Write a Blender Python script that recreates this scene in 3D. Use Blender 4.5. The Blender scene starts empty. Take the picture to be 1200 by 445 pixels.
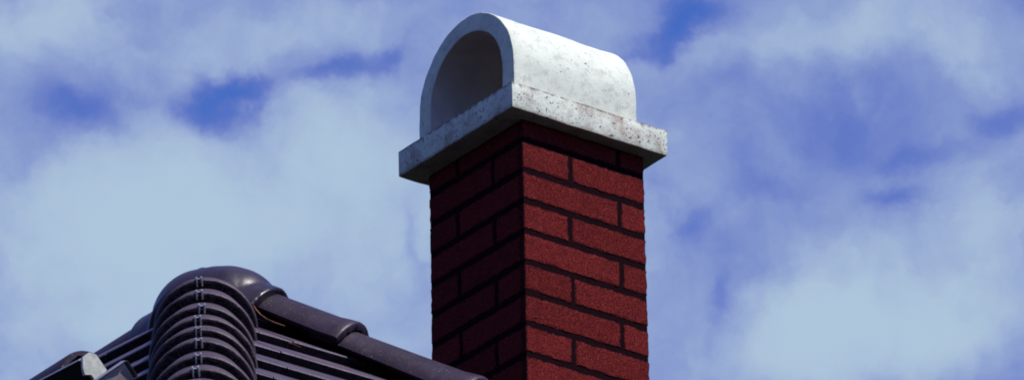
import bpy, bmesh, math, random
from math import sin, cos, tan, atan, pi, radians, sqrt, hypot, floor
from mathutils import Vector, Matrix, noise

# ------------------------------------------------------------------ camera
S = bpy.context.scene
COL = S.collection
PITCH, ROLL = radians(26.03), radians(1.09)
CAM = Vector((0, 0, 1.6))
fwd = Vector((0, cos(PITCH), sin(PITCH)))
up0 = Vector((0, -sin(PITCH), cos(PITCH)))
xax = Vector((1, 0, 0))
rgt = xax * cos(ROLL) - up0 * sin(ROLL)
upv = up0 * cos(ROLL) + xax * sin(ROLL)
cam = bpy.data.cameras.new('camera')
cam.sensor_width = 36.0
cam.lens = 273.0
cam.clip_start = 0.1
cam.clip_end = 9000
co = bpy.data.objects.new('camera', cam)
COL.objects.link(co)
co.matrix_world = Matrix(((rgt.x, upv.x, -fwd.x, CAM.x), (rgt.y, upv.y, -fwd.y, CAM.y),
                          (rgt.z, upv.z, -fwd.z, CAM.z), (0, 0, 0, 1)))
S.camera = co

# ------------------------------------------------------------------ exposure
S.view_settings.view_transform = 'Standard'
S.view_settings.look = 'None'
S.view_settings.gamma = 1.0
S.view_settings.exposure = 0.42
S.view_settings.use_curve_mapping = False
S.cycles.filter_width = 1.9

# ------------------------------------------------------------------ sun
SUN_DIR = Vector((0.883, -0.585, 1.5)).normalized()      # towards the sun
sun = bpy.data.lights.new('sun', 'SUN')
sun.energy = 5.0
sun.angle = radians(0.55)
sun.color = (1.0, 0.96, 0.92)
so = bpy.data.objects.new('sun', sun)
COL.objects.link(so)
so.rotation_euler = SUN_DIR.to_track_quat('Z', 'Y').to_euler()
so.location = (30, -10, 40)

# ------------------------------------------------------------------ sky with broken cloud
W = bpy.data.worlds.new('World')
S.world = W
W.use_nodes = True
nt = W.node_tree
nt.nodes.clear()


class NB:
    """small helper to wire node trees"""
    def __init__(self, tree):
        self.t = tree

    def n(self, typ, **kw):
        nd = self.t.nodes.new(typ)
        for k, v in kw.items():
            setattr(nd, k, v)
        return nd

    def put(self, sock, v):
        if isinstance(v, bpy.types.NodeSocket):
            self.t.links.new(v, sock)
        else:
            sock.default_value = v

    def math(self, op, a, b=0.0, c=0.0, clamp=False):
        nd = self.n('ShaderNodeMath', operation=op, use_clamp=clamp)
        for s, v in zip(nd.inputs, (a, b, c)):
            self.put(s, v)
        return nd.outputs[0]

    def vmath(self, op, a, b=(0, 0, 0)):
        nd = self.n('ShaderNodeVectorMath', operation=op)
        self.put(nd.inputs[0], a)
        if op == 'SCALE':
            self.put(nd.inputs['Scale'], b)
        else:
            self.put(nd.inputs[1], b)
        return nd.outputs[0]

    def noise(self, vec, scale, detail=4, rough=0.55, lac=2.0, dist=0.0):
        nd = self.n('ShaderNodeTexNoise')
        self.put(nd.inputs['Vector'], vec)
        nd.inputs['Scale'].default_value = scale
        nd.inputs['Detail'].default_value = detail
        nd.inputs['Roughness'].default_value = rough
        nd.inputs['Lacunarity'].default_value = lac
        nd.inputs['Distortion'].default_value = dist
        return nd

    def ramp(self, fac, stops, interp='LINEAR'):
        nd = self.n('ShaderNodeValToRGB')
        nd.color_ramp.interpolation = interp
        el = nd.color_ramp.elements
        while len(el) < len(stops):
            el.new(0.5)
        for e, (p, c) in zip(el, stops):
            e.position = p
            e.color = (c, c, c, 1) if isinstance(c, (int, float)) else (*c, 1)
        self.put(nd.inputs[0], fac)
        return nd.outputs[0]

    def mix(self, fac, a, b, blend='MIX'):
        nd = self.n('ShaderNodeMix', data_type='RGBA', blend_type=blend)
        self.put(nd.inputs[0], fac)
        for s, v in ((nd.inputs[6], a), (nd.inputs[7], b)):
            if isinstance(v, tuple) and len(v) == 3:
                v = (*v, 1)
            self.put(s, v)
        return nd.outputs[2]

    def smooth(self, v, lo, hi):
        nd = self.n('ShaderNodeMapRange', interpolation_type='SMOOTHSTEP')
        self.put(nd.inputs[0], v)
        nd.inputs[1].default_value = lo
        nd.inputs[2].default_value = hi
        return nd.outputs[0]


b = NB(nt)
sky = b.n('ShaderNodeTexSky', sky_type='NISHITA')
sky.sun_disc = False
sky.sun_elevation = math.asin(SUN_DIR.z)
sky.sun_rotation = math.atan2(SUN_DIR.x, SUN_DIR.y)
sky.altitude = 100
sky.air_density = 1.0
sky.dust_density = 0.4
sky.ozone_density = 3.0
SKY_STR = 0.075
tc = b.n('ShaderNodeTexCoord')
sep = b.n('ShaderNodeSeparateXYZ')
nt.links.new(tc.outputs['Generated'], sep.inputs[0])
q = tc.outputs['Generated']                     # direction in the sky
# ragged edges: directions are pushed about by noise before the gaps are looked up
w1 = b.noise(b.vmath('ADD', q, (3.1, 0.4, 0.0)), 50.0, 7, 0.57)
warp = b.vmath('SCALE', b.vmath('SUBTRACT', w1.outputs['Color'], (0.5, 0.5, 0.5)), 0.021)
qw = b.vmath('ADD', q, warp)
sq = b.n('ShaderNodeSeparateXYZ')
nt.links.new(qw, sq.inputs[0])
base = b.noise(b.vmath('ADD', q, (1.7, 5.2, 0.0)), 7.0, 4, 0.55)
fine = b.noise(b.vmath('ADD', qw, (7.7, 2.2, 0.0)), 55.0, 7, 0.55)
cover = b.math('ADD', 0.44, b.math('MULTIPLY', b.math('SUBTRACT', base.outputs[0], 0.5), 1.2))
cover = b.math('ADD', cover, b.math('MULTIPLY', b.math('SUBTRACT', fine.outputs[0], 0.5), 1.0))
# the larger gaps and the thicker banks of cloud (direction east, height, sizes, depth)
GAPS = [
    (-0.0335, 0.4528, 0.0035, 0.0018, 0.75), (-0.0369, 0.4504, 0.0029, 0.002, 0.5), (-0.0363, 0.4483, 0.0024, 0.0024, 0.35),
    (-0.0211, 0.4531, 0.0044, 0.0014, 0.45), (-0.0134, 0.4535, 0.0028, 0.0011, 0.35), (-0.0557, 0.4487, 0.0044, 0.0024, 0.48),
    (-0.0475, 0.4514, 0.0044, 0.0016, 0.2), (0.0231, 0.4592, 0.0033, 0.002, 0.85), (0.0208, 0.4569, 0.0031, 0.0013, 0.5),
    (0.0174, 0.4556, 0.0028, 0.0012, 0.25), (0.0413, 0.4449, 0.0055, 0.0026, 0.26), (0.0527, 0.4413, 0.0051, 0.0018, 0.26),
    (0.0621, 0.446, 0.0033, 0.0026, 0.36), (0.0521, 0.436, 0.0037, 0.0012, 0.3), (0.033, 0.4388, 0.0066, 0.0028, 0.22),
    (0.0208, 0.4345, 0.0031, 0.0026, 0.45), (0.0257, 0.4276, 0.0015, 0.0034, 0.26), (-0.0114, 0.4343, 0.0014, 0.0034, 0.25),
    (-0.0624, 0.4427, 0.0033, 0.002, 0.15), (0.0266, 0.4483, 0.0044, 0.003, 0.12), (-0.044, 0.4365, 0.0187, 0.0061, -0.42),
    (-0.0588, 0.4587, 0.0132, 0.003, -0.3), (0.0468, 0.4215, 0.0149, 0.0061, -0.7), (0.0454, 0.4546, 0.0165, 0.0036, -0.36),
    (0.0613, 0.4333, 0.0055, 0.004, -0.3), (-0.0186, 0.4433, 0.0066, 0.0059, -0.25), (-0.0259, 0.459, 0.0088, 0.0022, -0.2),
    (-0.0596, 0.4215, 0.0132, 0.0069, -0.35), (-0.0244, 0.4285, 0.0088, 0.0069, -0.22), (-0.0475, 0.4256, 0.0066, 0.004, -0.2),
    (0.0, 0.4388, 0.090, 0.045, -0.60),
]
tot = None
for gx, gy, sx, sy, amp in GAPS:
    dx = b.math('DIVIDE', b.math('SUBTRACT', sq.outputs[0], gx), sx)
    dy = b.math('DIVIDE', b.math('SUBTRACT', sq.outputs[2], gy), sy)
    rr = b.math('ADD', b.math('MULTIPLY', dx, dx), b.math('MULTIPLY', dy, dy))
    g = b.math('MULTIPLY', b.math('EXPONENT', b.math('MULTIPLY', rr, -0.7)), -amp)
    tot = g if tot is None else b.math('ADD', tot, g)
dens = b.math('ADD', cover, tot)
cloud_a = b.smooth(dens, -0.18, 1.16)
cloud_c = b.ramp(b.smooth(dens, 0.25, 1.45), [(0.0, (1.8, 2.2, 5.7)), (0.5, (2.8, 3.65, 6.4)), (1.0, (4.2, 5.6, 7.1))])
blue = b.mix(1.0, sky.outputs[0], (0.50, 0.80, 1.6), 'MULTIPLY')
colr = b.mix(cloud_a, blue, cloud_c)
bg = b.n('ShaderNodeBackground')
nt.links.new(colr, bg.inputs[0])
bg.inputs[1].default_value = SKY_STR
wo = b.n('ShaderNodeOutputWorld')
nt.links.new(bg.outputs[0], wo.inputs[0])

# ------------------------------------------------------------------ materials
def new_mat(name):
    m = bpy.data.materials.new(name)
    m.use_nodes = True
    t = m.node_tree
    bs = t.nodes['Principled BSDF']
    return m, NB(t), bs


def bump(nb, bs, height, strength, dist):
    bp = nb.n('ShaderNodeBump')
    bp.inputs['Strength'].default_value = strength
    bp.inputs['Distance'].default_value = dist
    nb.put(bp.inputs['Height'], height)
    nb.t.links.new(bp.outputs[0], bs.inputs['Normal'])


def geo_pos(nb):
    return nb.n('ShaderNodeNewGeometry').outputs['Position']


def mat_brick():
    m, nb, bs = new_mat('gritty red brick')
    p = geo_pos(nb)
    oi = nb.n('ShaderNodeObjectInfo')
    g1 = nb.noise(p, 260, 3, 0.7).outputs[0]
    g2 = nb.noise(p, 30, 4, 0.6).outputs[0]
    g3 = nb.noise(p, 620, 2, 0.6).outputs[0]
    c = nb.ramp(g1, [(0.30, (0.020, 0.003, 0.004)), (0.50, (0.120, 0.013, 0.013)), (0.66, (0.25, 0.033, 0.031)), (0.80, (0.36, 0.095, 0.085))])
    c = nb.mix(nb.math('MULTIPLY', nb.smooth(g2, 0.45, 0.75), 0.45), c, (0.070, 0.010, 0.013))
    v = nb.math('MULTIPLY_ADD', oi.outputs['Random'], 0.18, 0.72)
    vc = nb.n('ShaderNodeCombineColor')
    for i in range(3):
        nb.put(vc.inputs[i], v)
    c = nb.mix(1.0, c, vc.outputs[0], 'MULTIPLY')
    # grit worn away along the arrises, so the joints have ragged borders
    at_ = nb.n('ShaderNodeAttribute')
    at_.attribute_name = 'wear'
    g4 = nb.noise(nb.vmath('ADD', p, (3, 1, 4)), 210, 3, 0.7).outputs[0]
    k = nb.smooth(nb.math('ADD', nb.math('MULTIPLY', at_.outputs['Fac'], 0.62), nb.math('MULTIPLY', nb.math('SUBTRACT', g4, 0.5), 1.7)), 0.38, 0.66)
    c = nb.mix(nb.math('MULTIPLY', k, 0.85), c, (0.016, 0.005, 0.007))
    nb.put(bs.inputs['Base Color'], c)
    bs.inputs['Roughness'].default_value = 0.95
    bs.inputs['Specular IOR Level'].default_value = 0.03
    h = nb.math('ADD', g1, nb.math('MULTIPLY', g3, 0.6))
    bump(nb, bs, h, 0.9, 0.004)
    return m


def mat_mortar():
    m, nb, bs = new_mat('dark purple joint')
    p = geo_pos(nb)
    g1 = nb.noise(p, 300, 3, 0.7).outputs[0]
    c = nb.ramp(g1, [(0.30, (0.006, 0.002, 0.004)), (0.58, (0.009, 0.003, 0.005)), (0.72, (0.04, 0.007, 0.009)), (0.82, (0.09, 0.015, 0.015))])
    nb.put(bs.inputs['Base Color'], c)
    bs.inputs['Roughness'].default_value = 0.95
    bs.inputs['Specular IOR Level'].default_value = 0.02
    bump(nb, bs, g1, 0.9, 0.004)
    return m


SLAB_H = 0.073


def mat_concrete(name, stain=0.5, lim0=0.74, edge=0.0, big_lim=0.0):
    m, nb, bs = new_mat(name)
    p = geo_pos(nb)
    big = nb.noise(p, 9, 5, 0.6).outputs[0]
    mid = nb.noise(p, 45, 5, 0.65).outputs[0]
    c = nb.ramp(big, [(0.3, (0.42, 0.455, 0.40)), (0.55, (0.505, 0.54, 0.465)), (0.75, (0.535, 0.57, 0.49))])
    c = nb.mix(nb.math('MULTIPLY', nb.smooth(mid, 0.48, 0.72), 0.55), c, (0.28, 0.28, 0.27))
    # brownish algae film in patches
    st = nb.noise(nb.vmath('ADD', p, (4.0, 1.0, 2.0)), 16, 5, 0.68).outputs[0]
    c = nb.mix(nb.math('MULTIPLY', nb.smooth(st, 0.56 - 0.14 * stain, 0.76 - 0.10 * stain), stain), c, (0.27, 0.22, 0.19))
    # black lichen specks and air holes, sparse at large size and denser at small size
    patch = nb.smooth(nb.noise(p, 26, 3, 0.6).outputs[0], 0.30, 0.75)
    s1 = nb.noise(p, 125, 1, 0.5).outputs[0]
    s2 = nb.noise(nb.vmath('ADD', p, (9, 3, 5)), 330, 2, 0.5).outputs[0]
    lim = nb.math('MULTIPLY_ADD', patch, -0.10, lim0)
    k1 = nb.smooth(nb.math('SUBTRACT', s1, nb.math('ADD', lim, big_lim)), 0.0, 0.04)
    k2 = nb.math('MULTIPLY', nb.smooth(nb.math('SUBTRACT', s2, nb.math('ADD', lim, -0.01)), 0.0, 0.05), 0.8)
    k = nb.math('MAXIMUM', k1, k2)
    c = nb.mix(nb.math('MULTIPLY', k, 0.9), c, (0.035, 0.033, 0.034))
    if edge:
        # grime gathered along the slab's upper arris and lower drip edge
        oz = nb.n('ShaderNodeSeparateXYZ')
        nb.t.links.new(nb.n('ShaderNodeTexCoord').outputs['Object'], oz.inputs[0])
        wob = nb.math('MULTIPLY', nb.math('SUBTRACT', mid, 0.5), 0.030)
        zt = nb.math('ADD', oz.outputs[2], wob)
        line = nb.math('ADD', nb.smooth(zt, -0.009, 0.001), nb.math('MULTIPLY', nb.smooth(zt, -SLAB_H + 0.010, -SLAB_H), 0.6))
        c = nb.mix(nb.math('MULTIPLY', line, edge), c, (0.13, 0.10, 0.09))
    nb.put(bs.inputs['Base Color'], c)
    bs.inputs['Roughness'].default_value = 0.85
    bs.inputs['Specular IOR Level'].default_value = 0.25
    h = nb.math('ADD', nb.math('MULTIPLY', mid, 0.6), nb.math('SUBTRACT', nb.math('MULTIPLY', s2, 0.3), nb.math('MULTIPLY', k, 0.7)))
    bump(nb, bs, h, 0.55, 0.004)
    return m


def mat_tile(name, base=(0.050, 0.040, 0.058), rough=0.42, spec=0.5, speck=0.5, dirt=0.4, bmp=0.45):
    m, nb, bs = new_mat(name)
    p = geo_pos(nb)
    oi = nb.n('ShaderNodeObjectInfo')
    big = nb.noise(p, 11, 5, 0.6).outputs[0]
    gr = nb.noise(p, 260, 3, 0.65).outputs[0]
    sp = nb.noise(nb.vmath('ADD', p, (2, 7, 1)), 190, 2, 0.55).outputs[0]
    dark = tuple(v * 0.72 for v in base)
    lite = tuple(v * 1.35 for v in base)
    c = nb.mix(nb.smooth(big, 0.32, 0.68), dark, lite)
    c = nb.mix(nb.math('MULTIPLY', nb.smooth(gr, 0.5, 0.72), 0.55), c, tuple(v * 2.1 for v in base))
    c = nb.mix(nb.math('MULTIPLY', nb.smooth(sp, 0.66, 0.74), speck), c, (0.22, 0.20, 0.24))
    dt = nb.noise(nb.vmath('ADD', p, (5, 5, 2)), 24, 5, 0.7).outputs[0]
    dm = nb.math('MULTIPLY', nb.smooth(dt, 0.52, 0.74), dirt)
    c = nb.mix(dm, c, (0.085, 0.058, 0.055))
    v = nb.math('MULTIPLY_ADD', oi.outputs['Random'], 0.32, 0.62)
    vc = nb.n('ShaderNodeCombineColor')
    for i in range(3):
        nb.put(vc.inputs[i], v)
    c = nb.mix(1.0, c, vc.outputs[0], 'MULTIPLY')
    nb.put(bs.inputs['Base Color'], c)
    r = nb.math('ADD', rough - 0.08, nb.math('ADD', nb.math('MULTIPLY', big, 0.16), nb.math('MULTIPLY', dm, 0.5)), clamp=True)
    nb.put(bs.inputs['Roughness'], r)
    bs.inputs['Specular IOR Level'].default_value = spec
    bump(nb, bs, nb.math('ADD', gr, nb.math('MULTIPLY', dt, 2.0)), bmp, 0.003)
    return m


def mat_plain(name, col, rough=0.6, metal=0.0, var=0.25, sc=40, spec=0.5, bmp=0.2):
    m, nb, bs = new_mat(name)
    p = geo_pos(nb)
    g = nb.noise(p, sc, 4, 0.6).outputs[0]
    c = nb.mix(nb.smooth(g, 0.3, 0.7), tuple(v * (1 - var) for v in col), tuple(min(1, v * (1 + var)) for v in col))
    nb.put(bs.inputs['Base Color'], c)
    bs.inputs['Roughness'].default_value = rough
    bs.inputs['Metallic'].default_value = metal
    bs.inputs['Specular IOR Level'].default_value = spec
    bump(nb, bs, g, bmp, 0.003)
    return m


M_BRICK = mat_brick()
M_MORTAR = mat_mortar()
M_SLAB = mat_concrete('weathered concrete slab', 0.85, 0.69, 1.0, 0.02)
M_HOOD = mat_concrete('pale concrete hood', 0.26, 0.74, 0.0, 0.05)
M_SOOT = mat_plain('sooty concrete', (0.47, 0.42, 0.39), 0.95, 0, 0.12, 12, 0.1)
M_TILE = mat_tile('dark engobed roof tile', (0.062, 0.042, 0.066), 0.40, 0.36, 0.35, 0.45, 0.2)
M_RIDGE = mat_tile('speckled ridge tile', (0.021, 0.011, 0.023), 0.46, 0.24, 0.6, 0.25, 0.2)
M_NEAR = mat_tile('dusty hip tile', (0.048, 0.032, 0.044), 0.50, 0.22, 0.45, 0.65)
M_DOME = mat_tile('glossy junction tile', (0.026, 0.017, 0.029), 0.30, 0.40, 0.15, 0.25, 0.10)
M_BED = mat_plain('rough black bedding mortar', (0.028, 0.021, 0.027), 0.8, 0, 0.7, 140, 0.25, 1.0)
M_NOSE = mat_plain('tile edge with painted shade', (0.016, 0.012, 0.016), 0.9, 0, 0.5, 90, 0.12)  # near black: the shade on the tile butts is put into the colour
M_UNDER = mat_plain('black roofing underlay', (0.010, 0.009, 0.011), 0.9, 0, 0.3, 30, 0.1)
M_CLIP = mat_plain('dull steel clip', (0.45, 0.45, 0.49), 0.25, 0.5, 0.15, 120)
M_BLACK = mat_plain('black coated metal', (0.006, 0.006, 0.007), 0.55, 0, 0.3, 60, 0.2)
M_ZINC = mat_plain('pale galvanised plate', (0.29, 0.31, 0.29), 0.55, 0.15, 0.18, 55)
M_BROWN = mat_plain('dull brown grey sheet metal', (0.28, 0.235, 0.235), 0.38, 0.2, 0.25, 18)
M_EDGE = mat_plain('bright metal edge strip', (0.33, 0.31, 0.33), 0.4, 0.6, 0.15, 60)
M_STRAW = mat_plain('orange dry stalk', (0.22, 0.075, 0.025), 0.7, 0, 0.3, 60)
M_GROUND = mat_plain('dark grass and asphalt', (0.022, 0.024, 0.020), 0.95, 0, 0.4, 0.8, 0.1)

# ------------------------------------------------------------------ helpers
def obj(name, me, mat=None, parent=None, mw=None):
    o = bpy.data.objects.new(name, me)
    COL.objects.link(o)
    if mat is not None and len(me.materials) == 0:
        me.materials.append(mat)
    if parent is not None:
        o.parent = parent
    if mw is not None:
        o.matrix_local = mw
    return o


def mesh_of(bm, name, smooth=None):
    bmesh.ops.recalc_face_normals(bm, faces=bm.faces)
    me = bpy.data.meshes.new(name)
    bm.to_mesh(me)
    bm.free()
    if smooth is not None:
        me.shade_smooth()
        try:
            me.set_sharp_from_angle(angle=radians(smooth))
        except Exception:
            pass
    return me


def thing(name, label, cat, loc, group=None):
    o = bpy.data.objects.new(name, None)
    o.empty_display_size = 0.1
    COL.objects.link(o)
    o.location = loc
    o['label'] = label
    o['category'] = cat
    o['kind'] = 'thing'
    if group:
        o['group'] = group
    return o


def frame(o, x, y, z):
    """matrix with the given origin and axes"""
    return Matrix(((x.x, y.x, z.x, o.x), (x.y, y.y, z.y, o.y), (x.z, y.z, z.z, o.z), (0, 0, 0, 1)))


def rel(parent, mw):
    return Matrix.Translation(-parent.location) @ mw


def box_bm(x0, x1, y0, y1, z0, z1, bev=0.0, seg=2):
    bm = bmesh.new()
    bmesh.ops.create_cube(bm, size=1)
    for v in bm.verts:
        v.co = Vector((x0 if v.co.x < 0 else x1, y0 if v.co.y < 0 else y1, z0 if v.co.z < 0 else z1))
    if bev:
        bmesh.ops.bevel(bm, geom=bm.edges[:], offset=bev, segments=seg, affect='EDGES', profile=0.6)
    return bm


def roughen(bm, amp, sc, seed=0.0):
    for v in bm.verts:
        d = noise.noise_vector(v.co * sc + Vector((seed, seed * 1.7, -seed)))
        v.co += d * amp


Z = Vector((0, 0, 1))
U = 0.0022

# ------------------------------------------------------------------ ground
bm = bmesh.new()
bmesh.ops.create_grid(bm, x_segments=8, y_segments=8, size=3000)
g = obj('ground', mesh_of(bm, 'ground'), M_GROUND)
g['kind'] = 'structure'

# ------------------------------------------------------------------ chimney
AZ = radians(37.2)
cr = Vector((cos(AZ), sin(AZ), 0))         # along the sunlit face, away to the right
cl = Vector((-sin(AZ), cos(AZ), 0))        # along the shaded face, away to the left
SLAB = Vector((0.0053, 17.7591, 10.5834))  # near top corner of the slab
SW, SD, SH = 228 * U, 225.7 * U, 33.2 * U
CW, CD = 179 * U, 184 * U
corner = SLAB - Z * SH + cr * 28 * U + cl * 19 * U          # near top corner of the shaft
ROW, JOINT, VJ = 39.2 * U, 7.2 * U, 5.0 * U
SHAFT_H = (26.6 + 39.2 * 12) * U
chim = thing('chimney', 'square red brick chimney with dark joints, its right face sunlit', 'chimney',
             corner - Z * SHAFT_H)
F_CH = frame(corner, cr, cl, Z)             # x along the lit face, y along the shaded face, z up (0 at the top)


def brick_mesh(x0, x1, z0, z1, depth, seed):
    """one brick slip, face at y=0, uneven outline"""
    rnd = random.Random(seed)
    bm = bmesh.new()
    wl = bm.verts.layers.float.new('wear')
    w, h = x1 - x0, z1 - z0
    nx, nz = max(3, int(w / 0.011)), 6
    ring = []
    for i in range(nx):
        ring.append((x0 + w * i / nx, z0))
    for i in range(nz):
        ring.append((x1, z0 + h * i / nz))
    for i in range(nx):
        ring.append((x1 - w * i / nx, z1))
    for i in range(nz):
        ring.append((x0, z1 - h * i / nz))
    cx, cz = (x0 + x1) / 2, (z0 + z1) / 2
    jit = [(rnd.uniform(-1, 1) * 0.0020, rnd.uniform(-1, 1) * 0.0020) for _ in ring]
    rings = []
    for inset, yy in ((0.0, depth), (0.0, 0.0014), (0.0016, 0.0), (0.0100, 0.0)):
        vs = []
        for (px, pz), (jx, jz) in zip(ring, jit):
            sx = 1 if px < cx else -1
            sz = 1 if pz < cz else -1
            ex = inset * sx if abs(abs(px - cx) - w / 2) < 1e-6 else 0
            ez = inset * sz if abs(abs(pz - cz) - h / 2) < 1e-6 else 0
            ax = jx if (abs(px - x0) > 1e-6 or x0 > 0.003) else 0
            vs.append(bm.verts.new((px + ex + ax, yy + rnd.uniform(-0.0004, 0.0006), pz + ez + jz)))
        rings.append(vs)
    n = len(ring)
    for k_ in (0, 1, 2):
        for v in rings[k_]:
            v[wl] = 1.0
    for a, c in ((0, 1), (1, 2), (2, 3)):
        for i in range(n):
            bm.faces.new((rings[a][i], rings[a][(i + 1) % n], rings[c][(i + 1) % n], rings[c][i]))
    cv = bm.verts.new((cx, 0.0, cz))
    for i in range(n):
        bm.faces.new((rings[3][i], rings[3][(i + 1) % n], cv))
    return mesh_of(bm, 'brick', 40)


RC = 0.0016      # how far the joints lie behind the brick faces
bm = box_bm(RC, CW - RC, RC, CD - RC, -SHAFT_H, 0.0)
bmesh.ops.subdivide_edges(bm, edges=bm.edges[:], cuts=20, use_grid_fill=True)
roughen(bm, 0.0008, 60)
core = obj('mortar_core', mesh_of(bm, 'mortar_core'), M_MORTAR, chim, rel(chim, F_CH))
rows = []
z = 0.0
for k in range(13):
    hgt = 26.6 * U if k == 0 else ROW
    rows.append((z - hgt, z))
    z -= hgt
rnd = random.Random(5)
DEP = 0.016
for k, (z0, z1) in enumerate(rows):
    zz0, zz1 = z0 + JOINT / 2, z1 - JOINT / 2
    if k == 0:
        zz1 = z1 - 0.001
    f = 0.385 if k % 2 else 0.785
    f += rnd.uniform(-0.008, 0.008)
    for a, c in ((0.0, f * CW - VJ / 2), (f * CW + VJ / 2, CW)):
        me = brick_mesh(a + 0.0005, c - 0.0005, zz0, zz1, DEP, k * 7 + int(a * 100))
        obj('brick', me, M_BRICK, chim, rel(chim, F_CH))
    f = 0.31 if k % 2 else 0.69
    f += rnd.uniform(-0.01, 0.01)
    for a, c in ((DEP + 0.001, f * CD - VJ / 2), (f * CD + VJ / 2, CD)):
        me = brick_mesh(a, c - 0.0005, zz0, zz1, DEP, k * 13 + 400 + int(a * 100))
        # shaded face: local x runs along cl, outward is -cr
        obj('brick', me, M_BRICK, chim, rel(chim, frame(corner, cl, cr, Z)))

# ------------------------------------------------------------------ concrete cowl on the chimney
cowl = thing('chimney_cowl', 'white speckled concrete cowl with a barrel vault, on top of the brick chimney', 'chimney cowl',
             SLAB - Z * SH + cr * SW / 2 + cl * SD / 2)
F_SL = frame(SLAB, cr, cl, Z)
bm = box_bm(0, SW, 0, SD, -SH, 0, 0.0025, 2)
bmesh.ops.subdivide_edges(bm, edges=[e for e in bm.edges if e.calc_length() > 0.1], cuts=22, use_grid_fill=True)
roughen(bm, 0.0016, 45)
roughen(bm, 0.0014, 11, 3)
slab = obj('base_slab', mesh_of(bm, 'base_slab', 50), M_SLAB, cowl, rel(cowl, F_SL))
# barrel hood: stilted arch swept along cr, open at both ends
H0, H1 = 17 * U, SW - 29 * U
HWID, LEG = 93.5 * U, 41 * U
HT = 22.5 * U
hc = SD / 2
bm = bmesh.new()
NA = 44


def arch(rad, leg, extra):
    pts = [(hc - rad, -0.012)]
    for j in range(1, 5):
        pts.append((hc - rad, leg * j / 5))
    for j in range(NA + 1):
        t = pi - pi * j / NA
        pts.append((hc + rad * cos(t), leg + rad * sin(t)))
    for j in range(4, 0, -1):
        pts.append((hc + rad, leg * j / 5))
    pts.append((hc + rad, -0.012))
    return pts


outer, inner = arch(HWID, LEG, 0), arch(HWID - HT, LEG, 0)
mid_o = arch(HWID - 0.003, LEG, 0)
mid_i = arch(HWID - HT + 0.0015, LEG, 0)
NX = 18
xs = [H0 + (H1 - H0) * i / NX for i in range(NX + 1)]
loops = []
loops.append([(H0, p) for p in mid_i])
loops.append([(H0, p) for p in mid_o])
loops.append([(H0 + 0.0009, p) for p in arch(HWID - 0.0009, LEG, 0)])
for x_ in [H0 + 0.003] + xs[1:-1] + [H1 - 0.003]:
    loops.append([(x_, p) for p in outer])
loops.append([(H1, p) for p in mid_o])
loops.append([(H1, p) for p in mid_i])
for x_ in [H1 - 0.0015] + xs[1:-1][::-1] + [H0 + 0.0015]:
    loops.append([(x_, p) for p in inner])
vl = [[bm.verts.new((x_, p[0], p[1])) for x_, p in lp] for lp in loops]
FIRST_IN = 3 + NX + 1 + 2
for i in range(len(vl)):
    a, c = vl[i], vl[(i + 1) % len(vl)]
    for j in range(len(a) - 1):
        fc = bm.faces.new((a[j], a[j + 1], c[j + 1], c[j]))
        fc.material_index = 1 if FIRST_IN - 1 <= i else 0
roughen(bm, 0.0014, 40, 1)
roughen(bm, 0.003, 7, 2)
hood = obj('hood', mesh_of(bm, 'hood', 28), M_HOOD, cowl, rel(cowl, F_SL))
hood.data.materials.append(M_SOOT)

# ------------------------------------------------------------------ roof
APEX = Vector((-0.779, 17.5, 9.957))
AP = APEX - Z * 0.115                       # where the three roof planes meet
roof = thing('tiled_roof', 'dark hipped roof with flat tiles and rows of rounded hip tiles', 'roof', AP - Z * 2.0)
na = radians(-87.9)
pn = radians(32.3)
near_d = Vector((cos(na) * cos(pn), sin(na) * cos(pn), -sin(pn)))
nH = Vector((sin(AZ), -cos(AZ), 0))
pH = atan(tan(pn) / Vector((cos(na), sin(na), 0)).dot(nH))
ra = radians(-14)
tr = tan(pH) * Vector((cos(ra), sin(ra), 0)).dot(nH)
right_d = Vector((cos(ra), sin(ra), -tr)).normalized()
rg = radians(132)
ridge_d = Vector((cos(rg), sin(rg), 0))
nM = Vector((-sin(rg), cos(rg), 0))
pM = atan(tan(pn) / Vector((cos(na), sin(na), 0)).dot(nM))
hx, hd = cr.copy(), (nH * cos(pH) - Z * sin(pH))
mx, md = ridge_d.copy(), (nM * cos(pM) - Z * sin(pM))
hn = nH * sin(pH) + Z * cos(pH)
mn = nM * sin(pM) + Z * cos(pM)

# underlay: closed shell below the tiles
bm = bmesh.new()
LEN = 4.2
sink = Z * -0.05
a0 = AP + sink
a1 = a0 + near_d * LEN
a2 = a0 + right_d * LEN
a3 = a0 + ridge_d * 4.0
a4 = a3 + md * 3.0
bd = Vector((-nM.x, -nM.y, 0))
a5 = a3 + bd * (a2 - a3).dot(bd) + Z * (a2.z - a3.z)
P = [bm.verts.new(v - roof.location) for v in (a0, a1, a2, a3, a4, a5)]
bm.faces.new((P[0], P[1], P[2]))
bm.faces.new((P[0], P[3], P[4], P[1]))
bm.faces.new((P[0], P[2], P[5], P[3]))
obj('underlay', mesh_of(bm, 'underlay'), M_UNDER, roof)


def clip(poly, px, py, nx_, ny_):
    """keep the side of a 2D polygon where (p - (px,py)).(nx,ny) >= 0"""
    out = []
    for i in range(len(poly)):
        A_, B_ = poly[i], poly[(i + 1) % len(poly)]
        da = (A_[0] - px) * nx_ + (A_[1] - py) * ny_
        db = (B_[0] - px) * nx_ + (B_[1] - py) * ny_
        if da >= 0:
            out.append(A_)
        if (da >= 0) != (db >= 0):
            t = da / (da - db)
            out.append((A_[0] + (B_[0] - A_[0]) * t, A_[1] + (B_[1] - A_[1]) * t))
    return out


TT = 0.031       # thickness of a tile's nose


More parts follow.
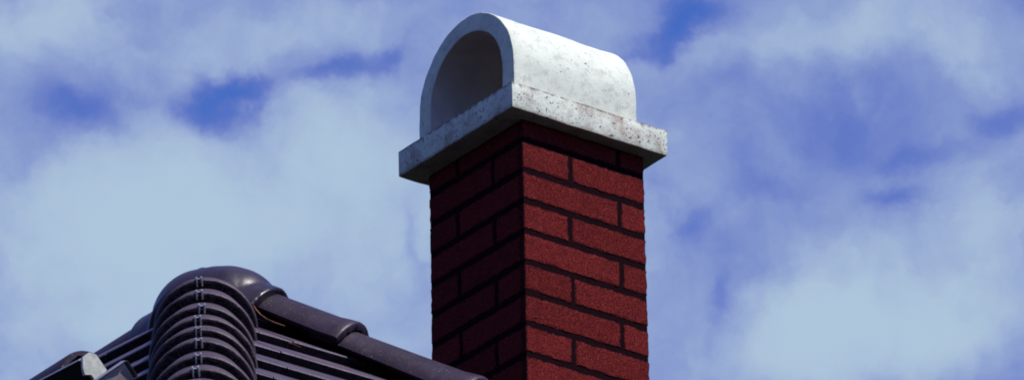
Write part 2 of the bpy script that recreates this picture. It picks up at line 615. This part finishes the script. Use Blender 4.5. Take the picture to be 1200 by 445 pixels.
def flat_tile(u0, u1, v0, v1, cuts, seed):
    """flat tile between u0..u1 across and v0..v1 down the slope, z is off the slope; rests on the course below"""
    rnd = random.Random(seed)
    poly = [(u0, v0), (u1, v0), (u1, v1), (u0, v1)]
    for c in cuts:
        poly = clip(poly, *c)
        if len(poly) < 3:
            return None
    us = [p[0] for p in poly]
    vs_ = [p[1] for p in poly]
    if max(us) - min(us) < 0.015 or max(vs_) - min(vs_) < 0.03:
        return None
    lift0, lift1 = -0.020, 0.009 + rnd.uniform(-0.001, 0.0015)
    span = v1 - v0

    def zz(v):
        return lift0 + (lift1 - lift0) * (v - v0) / span
    bm = bmesh.new()
    top, nose, bot = [], [], []
    for (u, v) in poly:
        at_nose = v > v1 - 1e-6
        z_ = zz(v)
        if at_nose:
            j = rnd.uniform(-0.0015, 0.0015)
            top.append(bm.verts.new((u, v - 0.003 + j, z_ + TT)))
            nose.append(bm.verts.new((u, v + j, z_ + TT - 0.0025)))
            bot.append(bm.verts.new((u, v - 0.002 + j, z_)))
        else:
            top.append(bm.verts.new((u, v, z_ + TT)))
            nose.append(bm.verts.new((u, v, z_ + TT - 0.0025)))
            bot.append(bm.verts.new((u, v, z_)))
    n = len(poly)
    bm.faces.new(top)
    bm.faces.new(bot[::-1])
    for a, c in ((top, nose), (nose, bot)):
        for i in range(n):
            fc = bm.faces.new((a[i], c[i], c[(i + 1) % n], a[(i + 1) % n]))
            fc.material_index = 1 if c is bot else 0  # butt faces take the tile edge colour with shade painted in
    return mesh_of(bm, 'roof_tile', 30)


def courses(x, d, nrm, exp, width, start, count, phases, cuts, u_from, u_to, seed):
    F = frame(AP, x, d, nrm)
    for k in range(count):
        v1 = start + exp * (k + 1)
        v0 = v1 - exp - 0.075
        i0 = floor((u_from - phases[k % len(phases)]) / width)
        u = phases[k % len(phases)] + i0 * width
        while u < u_to:
            me = flat_tile(u + 0.0018, u + width - 0.0018, v0, v1, cuts, seed + k * 100 + int(u * 10))
            if me:
                obj('roof_tile', me, M_TILE, roof, rel(roof, F))
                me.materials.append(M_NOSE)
            u += width


def line2(d_, x, d, side):
    """half plane bounded by the hip line d_ through AP in slope coordinates, keep the given side"""
    u, v = d_.dot(x), d_.dot(d)
    l_ = hypot(u, v)
    return (0, 0, side * v / l_, -side * u / l_)


# hip-end slope: between the near hip (u<0 side) and the right hip
courses(hx, hd, hn, 0.222, 0.33, -0.012, 9, [0.10, 0.02, 0.19, 0.085, 0.25],
        [line2(near_d, hx, hd, 1), line2(right_d, hx, hd, -1)], -3.0, 3.2, 10)
# main slope to the left of the near hip
courses(mx, md, mn, 0.200, 0.33, 0.055, 7, [0.12, 0.285],
        [line2(near_d, mx, md, 1)], -1.6, 2.4, 5000)


def half_tube(L_, r0, r1, t, lip=0.0, arc=100, na_=30, seed=0, rough=0.0012, flat=1.0):
    """cover tile: x runs down the line (0..L_), crest at z = r; lower end at x = L_"""
    rnd = random.Random(seed)
    bm = bmesh.new()
    st = [(0.0, 0.0, 0), (0.03, 0, 0), (L_ * 0.5, 0, 0)]
    if lip:
        st += [(L_ - 0.060, 0.0, 0), (L_ - 0.030, lip * 0.7, 0), (L_ - 0.009, lip, 0), (L_ - 0.003, lip - 0.0015, 0), (L_, lip - 0.005, 0)]
    else:
        st += [(L_ - 0.03, 0.0, 0), (L_ - 0.010, 0.0, 0), (L_ - 0.0035, -0.0012, 0), (L_, -0.0045, 0)]
    outer_, inner_ = [], []
    for (x_, e_, _) in st:
        r = r0 + (r1 - r0) * x_ / L_
        o_, i_ = [], []
        for j in range(na_ + 1):
            th = radians(-arc + 2 * arc * j / na_)
            ro = r + e_
            ri = r - t
            jr = rnd.uniform(-1, 1) * rough * 0.35 if x_ > L_ - 0.002 else 0
            o_.append(bm.verts.new((x_ + jr * 2, ro * sin(th), ro * cos(th) * flat + jr)))
            i_.append(bm.verts.new((x_ + jr * 3, ri * sin(th), ri * cos(th) * flat + rnd.uniform(-1, 1) * rough * 1.5)))
        outer_.append(o_)
        inner_.append(i_)
    for k in range(len(st) - 1):
        for j in range(na_):
            bm.faces.new((outer_[k][j], outer_[k][j + 1], outer_[k + 1][j + 1], outer_[k + 1][j]))
            bm.faces.new((inner_[k][j], inner_[k + 1][j], inner_[k + 1][j + 1], inner_[k][j + 1]))
        for j in (0, na_):
            q_ = (outer_[k][j], outer_[k + 1][j], inner_[k + 1][j], inner_[k][j])
            bm.faces.new(q_)
    for k in (0, len(st) - 1):
        for j in range(na_):
            bm.faces.new((outer_[k][j], outer_[k][j + 1], inner_[k][j + 1], inner_[k][j]))
    return mesh_of(bm, 'cover_tile', 45)


def line_frame(org, d_):
    """x down the line, z the upward normal of the line"""
    zz_ = (Z - d_ * d_.dot(Z)).normalized()
    return frame(org, d_, zz_.cross(d_), zz_)


def bed_mesh(r, t, depth, seed, arc=96):
    """crescent of rough bedding mortar seen under a tile's rim"""
    rnd = random.Random(seed)
    bm = bmesh.new()
    n = 70
    fo, fi, bo, bi = [], [], [], []
    for j in range(n + 1):
        th = radians(-arc + 2 * arc * j / n)
        ri = r - t - rnd.uniform(-0.002, 0.003)
        fo.append(bm.verts.new((rnd.uniform(-0.004, 0.002), r * sin(th), r * cos(th))))
        fi.append(bm.verts.new((rnd.uniform(-0.010, 0.0), ri * sin(th), ri * cos(th))))
        bo.append(bm.verts.new((-depth, r * sin(th), r * cos(th))))
        bi.append(bm.verts.new((-depth, ri * sin(th), ri * cos(th))))
    for j in range(n):
        for a, c in ((fo, fi), (fi, bi), (bi, bo), (bo, fo)):
            bm.faces.new((a[j], a[j + 1], c[j + 1], c[j]))
    bm.faces.new((fo[0], fi[0], bi[0], bo[0]))
    bm.faces.new((fo[n], fi[n], bi[n], bo[n]))
    return mesh_of(bm, 'bedding')


def clip_mesh(r):
    """metal saddle over a rim: two raised wires on a strap, bent down over the tile's end"""
    bm = bmesh.new()

    def add(x0, x1, y0, y1, z0, z1, bev):
        t_ = box_bm(x0, x1, y0, y1, z0, z1, bev, 2)
        me_ = bpy.data.meshes.new('tmp')
        t_.to_mesh(me_)
        t_.free()
        bm.from_mesh(me_)
        bpy.data.meshes.remove(me_)
    for s in (-1, 1):
        y = s * 0.0062
        add(-0.010, 0.0050, y - 0.0020, y + 0.0020, r - 0.001, r + 0.0050, 0.0019)
        add(0.0012, 0.0064, y - 0.0020, y + 0.0020, r - 0.019, r + 0.0042, 0.0019)
    add(-0.009, 0.0010, -0.006, 0.006, r - 0.0010, r + 0.0006, 0.0003)
    return mesh_of(bm, 'clip', 40)


# near hip: a stack of cover tiles coming towards the camera
RN, TN, LN = 0.130, 0.010, 0.236
S0 = 0.315
near_me = [half_tube(LN + 0.07, RN - 0.029, RN, TN, 0, 98, 40, s, 0.0022) for s in range(4)]
bed_me = [bed_mesh(RN - TN, 0.017, 0.05, s) for s in range(4)]
clip_me = clip_mesh(RN)
rnd = random.Random(11)
drift = [0.0, 0.0, -0.005, -0.006, 0.000, 0.004, 0.004, 0.001, 0.0, 0.003]
dstep = [-0.02, 0.01, 0.05, 0.03, 0.0, -0.02, 0.01, 0.0, 0.0, 0.0]
for k in range(10):
    s = S0 + LN * k + dstep[k]
    lower = APEX + near_d * s - line_frame(APEX, near_d).col[2].to_3d() * RN
    Fm = line_frame(lower - near_d * (LN + 0.07), near_d)
    tilt = Matrix.Rotation(radians(rnd.uniform(-2.0, 2.0)), 4, 'X') @ Matrix.Rotation(radians(rnd.uniform(-0.6, 0.6)), 4, 'Z')
    Fm = Fm @ Matrix.Translation((0, 0.012 + drift[k] * 0.6, 0)) @ tilt
    t_ = obj('hip_tile', near_me[k % 4], M_NEAR, roof, rel(roof, Fm))
    obj('bedding', bed_me[k % 4], M_BED, t_, Matrix.Translation((LN + 0.07 - 0.001, 0, 0)))
    obj('clip', clip_me, M_CLIP, t_, Matrix.Translation((LN + 0.07, 0, 0)) @ Matrix.Rotation(radians(rnd.uniform(-4.0, 2.5) + 5.5), 4, 'X') @ Matrix.Diagonal((rnd.uniform(0.7, 1.1), rnd.uniform(0.8, 1.15), 1, 1)))

# right hip: collared tiles running down to the right
RR, TR, LR = 0.114, 0.015, 0.366
zr = line_frame(APEX, right_d).col[2].to_3d()
right_me = [half_tube(LR + 0.09, RR - 0.028, RR - 0.002, TR, 0.005, 76, 34, 20 + s, 0.0016) for s in range(2)]
for k in range(3):
    s = 0.497 + LR * k
    lower = APEX + right_d * s + Z * 0.025 - zr * RR
    Fm = line_frame(lower - right_d * (LR + 0.09), right_d) @ Matrix.Rotation(radians((-1.0, 0.8, -0.5)[k]), 4, 'X')
    t_ = obj('hip_tile', right_me[k % 2], M_RIDGE, roof, rel(roof, Fm))
    obj('bedding', bed_mesh(RR - TR, 0.014, 0.05, 40 + k, 74), M_BED, t_, Matrix.Translation((LR + 0.09 - 0.010, 0, 0)))

# ridge running away to the left; its tiles lap towards the apex
RD, TD, LD = 0.105, 0.015, 0.36
rc = APEX - Z * 0.095
lap_d = -ridge_d
ridge_me = [half_tube(LD + 0.08, RD - 0.026, RD, TD, 0.0, 95, 30, 60 + s, 0.0016) for s in range(2)]
for k in range(5):
    s = 0.075 + LD * k
    end = rc + ridge_d * s - Z * RD
    if k > 0:
        end = end + Z * 0.012
    Fm = line_frame(end - lap_d * (LD + 0.08), lap_d)
    t_ = obj('ridge_tile', ridge_me[k % 2], M_RIDGE, roof, rel(roof, Fm))

# three-way junction tile over the apex
bm = bmesh.new()


def solid_arm(org, d_, L_, r0, r1):
    Fm = line_frame(org, d_)
    n = 40
    rings_ = []
    for i in range(9):
        f_ = i / 8
        x_ = -0.02 + (L_ + 0.02) * f_
        r = r0 + (r1 - r0) * f_
        ring = []
        for j in range(n + 1):
            th = radians(-97 + 194 * j / n)
            ring.append(bm.verts.new(Fm @ Vector((x_, r * sin(th), r * cos(th)))))
        rings_.append(ring)
    for i in range(8):
        for j in range(n):
            bm.faces.new((rings_[i][j], rings_[i][j + 1], rings_[i + 1][j + 1], rings_[i + 1][j]))
        bm.faces.new((rings_[i][0], rings_[i + 1][0], rings_[i + 1][n], rings_[i][n]))
    bm.faces.new(rings_[0])
    bm.faces.new(rings_[8][::-1])


zn = line_frame(APEX, near_d).col[2].to_3d()
DOME = APEX - Z * 0.018
solid_arm(DOME - zn * 0.143 + near_d * 0.025 + xax * 0.010, near_d, 0.105, 0.138, 0.143)
pa = APEX + right_d * 0.125 + Z * 0.026
pb = APEX + right_d * 0.258 + Z * 0.022
da = (pb - pa).normalized()
za = line_frame(pa, da).col[2].to_3d()
solid_arm(pa - za * 0.130, da, (pb - pa).length, 0.119, 0.133)
solid_arm(APEX - Z * 0.205, ridge_d, 0.15, 0.118, 0.116)
bmesh.ops.recalc_face_normals(bm, faces=bm.faces)
for s_, dz_, r_ in ((0.01, -0.022, 0.134), (0.03, -0.010, 0.133), (0.055, 0.004, 0.131), (0.08, 0.015, 0.129), (0.10, 0.019, 0.122)):
    sph = bmesh.ops.create_icosphere(bm, subdivisions=4, radius=r_)
    for v in sph['verts']:
        v.co = v.co + APEX + right_d * s_ + Z * (dz_ - r_)
for v in bm.verts:
    v.co -= roof.location
dome_me = mesh_of(bm, 'junction_tile')
dome_me.shade_smooth()
jt = obj('junction_tile', dome_me, M_DOME, roof)
md_ = jt.modifiers.new('remesh', 'REMESH')
md_.mode = 'VOXEL'
md_.voxel_size = 0.0042
md_.use_smooth_shade = True
ms = jt.modifiers.new('smooth', 'SMOOTH')
ms.factor = 0.5
ms.iterations = 8

# ------------------------------------------------------------------ dry stalk caught below the junction tile
def tube_mesh(pts, r, n=6):
    bm = bmesh.new()
    prev = None
    for i, p in enumerate(pts):
        t_ = (pts[min(i + 1, len(pts) - 1)] - pts[max(i - 1, 0)]).normalized()
        a_ = t_.cross(Z).normalized()
        c_ = t_.cross(a_)
        rr_ = r * (0.5 if i in (0, len(pts) - 1) else 1)
        ring = [bm.verts.new(p + (a_ * cos(2 * pi * j / n) + c_ * sin(2 * pi * j / n)) * rr_) for j in range(n)]
        if prev:
            for j in range(n):
                bm.faces.new((prev[j], prev[(j + 1) % n], ring[(j + 1) % n], ring[j]))
        prev = ring
    return mesh_of(bm, 'stalk', 60)


def hpt(u, v, w):
    return AP + hx * u + hd * v + hn * w


def stalk(label, pts, r):
    P3 = [hpt(*p) for p in pts]
    t_ = obj('dry_stalk', tube_mesh([p - P3[0] for p in P3], r), M_STRAW)
    t_.location = P3[0]
    t_['label'] = label
    t_['category'] = 'stalk'
    t_['group'] = 'dry stalks caught on the roof'


stalk('long thin orange stalk curving out from under the rounded junction tile',
      [(-0.018, 0.259, 0.075), (-0.044, 0.319, 0.075), (-0.068, 0.386, 0.075), (-0.074, 0.429, 0.075), (-0.061, 0.452, 0.075), (-0.031, 0.451, 0.074)], 0.0013)
stalk('short orange stalk lying on the flat tiles below the long one',
      [(-0.025, 0.486, 0.042), (-0.012, 0.490, 0.043), (-0.013, 0.528, 0.045)], 0.0010)

# ------------------------------------------------------------------ snow guard and metal box on the left slope
def mpt(u, v, w):
    return AP + mx * u + md * v + mn * w


F_M = frame(AP, mx, md, mn)
guard = thing('snow_guard', 'black rail with thin bright top edge and pale metal bracket at the lower left', 'snow guard', mpt(-0.1, 0.53, 0.0))
bm = box_bm(-0.105, 1.30, 0.515, 0.560, 0.012, 0.097, 0.003, 2)
obj('rail', mesh_of(bm, 'rail', 40), M_BLACK, guard, rel(guard, F_M))
bm = box_bm(-0.105, 1.30, 0.553, 0.563, 0.0975, 0.1005, 0.001, 1)
obj('edge_strip', mesh_of(bm, 'edge_strip'), M_EDGE, guard, rel(guard, F_M))
# bracket: end plate across the rail, outline in (down-slope, height), facing the apex side
OUT = [(0.574, 0.1044), (0.5455, 0.103), (0.530, 0.0882), (0.5282, 0.0422), (0.578, 0.0287), (0.583, 0.039), (0.581, 0.0585), (0.6026, 0.0668), (0.594, 0.0834)]
bm = bmesh.new()
fa = [bm.verts.new((-0.126, v, w)) for v, w in OUT]
fb = [bm.verts.new((-0.134, v, w)) for v, w in OUT]
bm.faces.new(fa)
bm.faces.new(fb[::-1])
for i in range(len(OUT)):
    j = (i + 1) % len(OUT)
    bm.faces.new((fa[i], fb[i], fb[j], fa[j]))
bmesh.ops.bevel(bm, geom=bm.edges[:], offset=0.0015, segments=1, affect='EDGES')
obj('bracket', mesh_of(bm, 'bracket', 40), M_ZINC, guard, rel(guard, F_M))

# shallow box, its near side facing down the slope
d1 = (mx * 0.045 + md * 0.066).normalized()
d2 = mn.cross(d1).normalized()
if d2.dot(fwd) < 0:
    d2 = -d2
bc = mpt(-0.497, 0.820, 0.0)
F_B = frame(bc, d1, d2, mn)
mbox = thing('metal_box', 'dull brown-grey metal box with bright top edge beside the pale bracket', 'metal box', bc)
bm = box_bm(0.004, 0.34, 0.0, 0.036, 0.004, 0.082, 0.002, 2)
obj('casing', mesh_of(bm, 'casing', 40), M_BROWN, mbox, rel(mbox, F_B))
bm = box_bm(0.0, 0.345, -0.004, 0.038, 0.0825, 0.0850, 0.001, 1)
obj('lid', mesh_of(bm, 'lid'), M_EDGE, mbox, rel(mbox, F_B))
bm = box_bm(-0.006, 0.0035, -0.003, 0.038, 0.0, 0.082, 0.0015, 1)
obj('end_plate', mesh_of(bm, 'end_plate'), M_BLACK, mbox, rel(mbox, F_B))
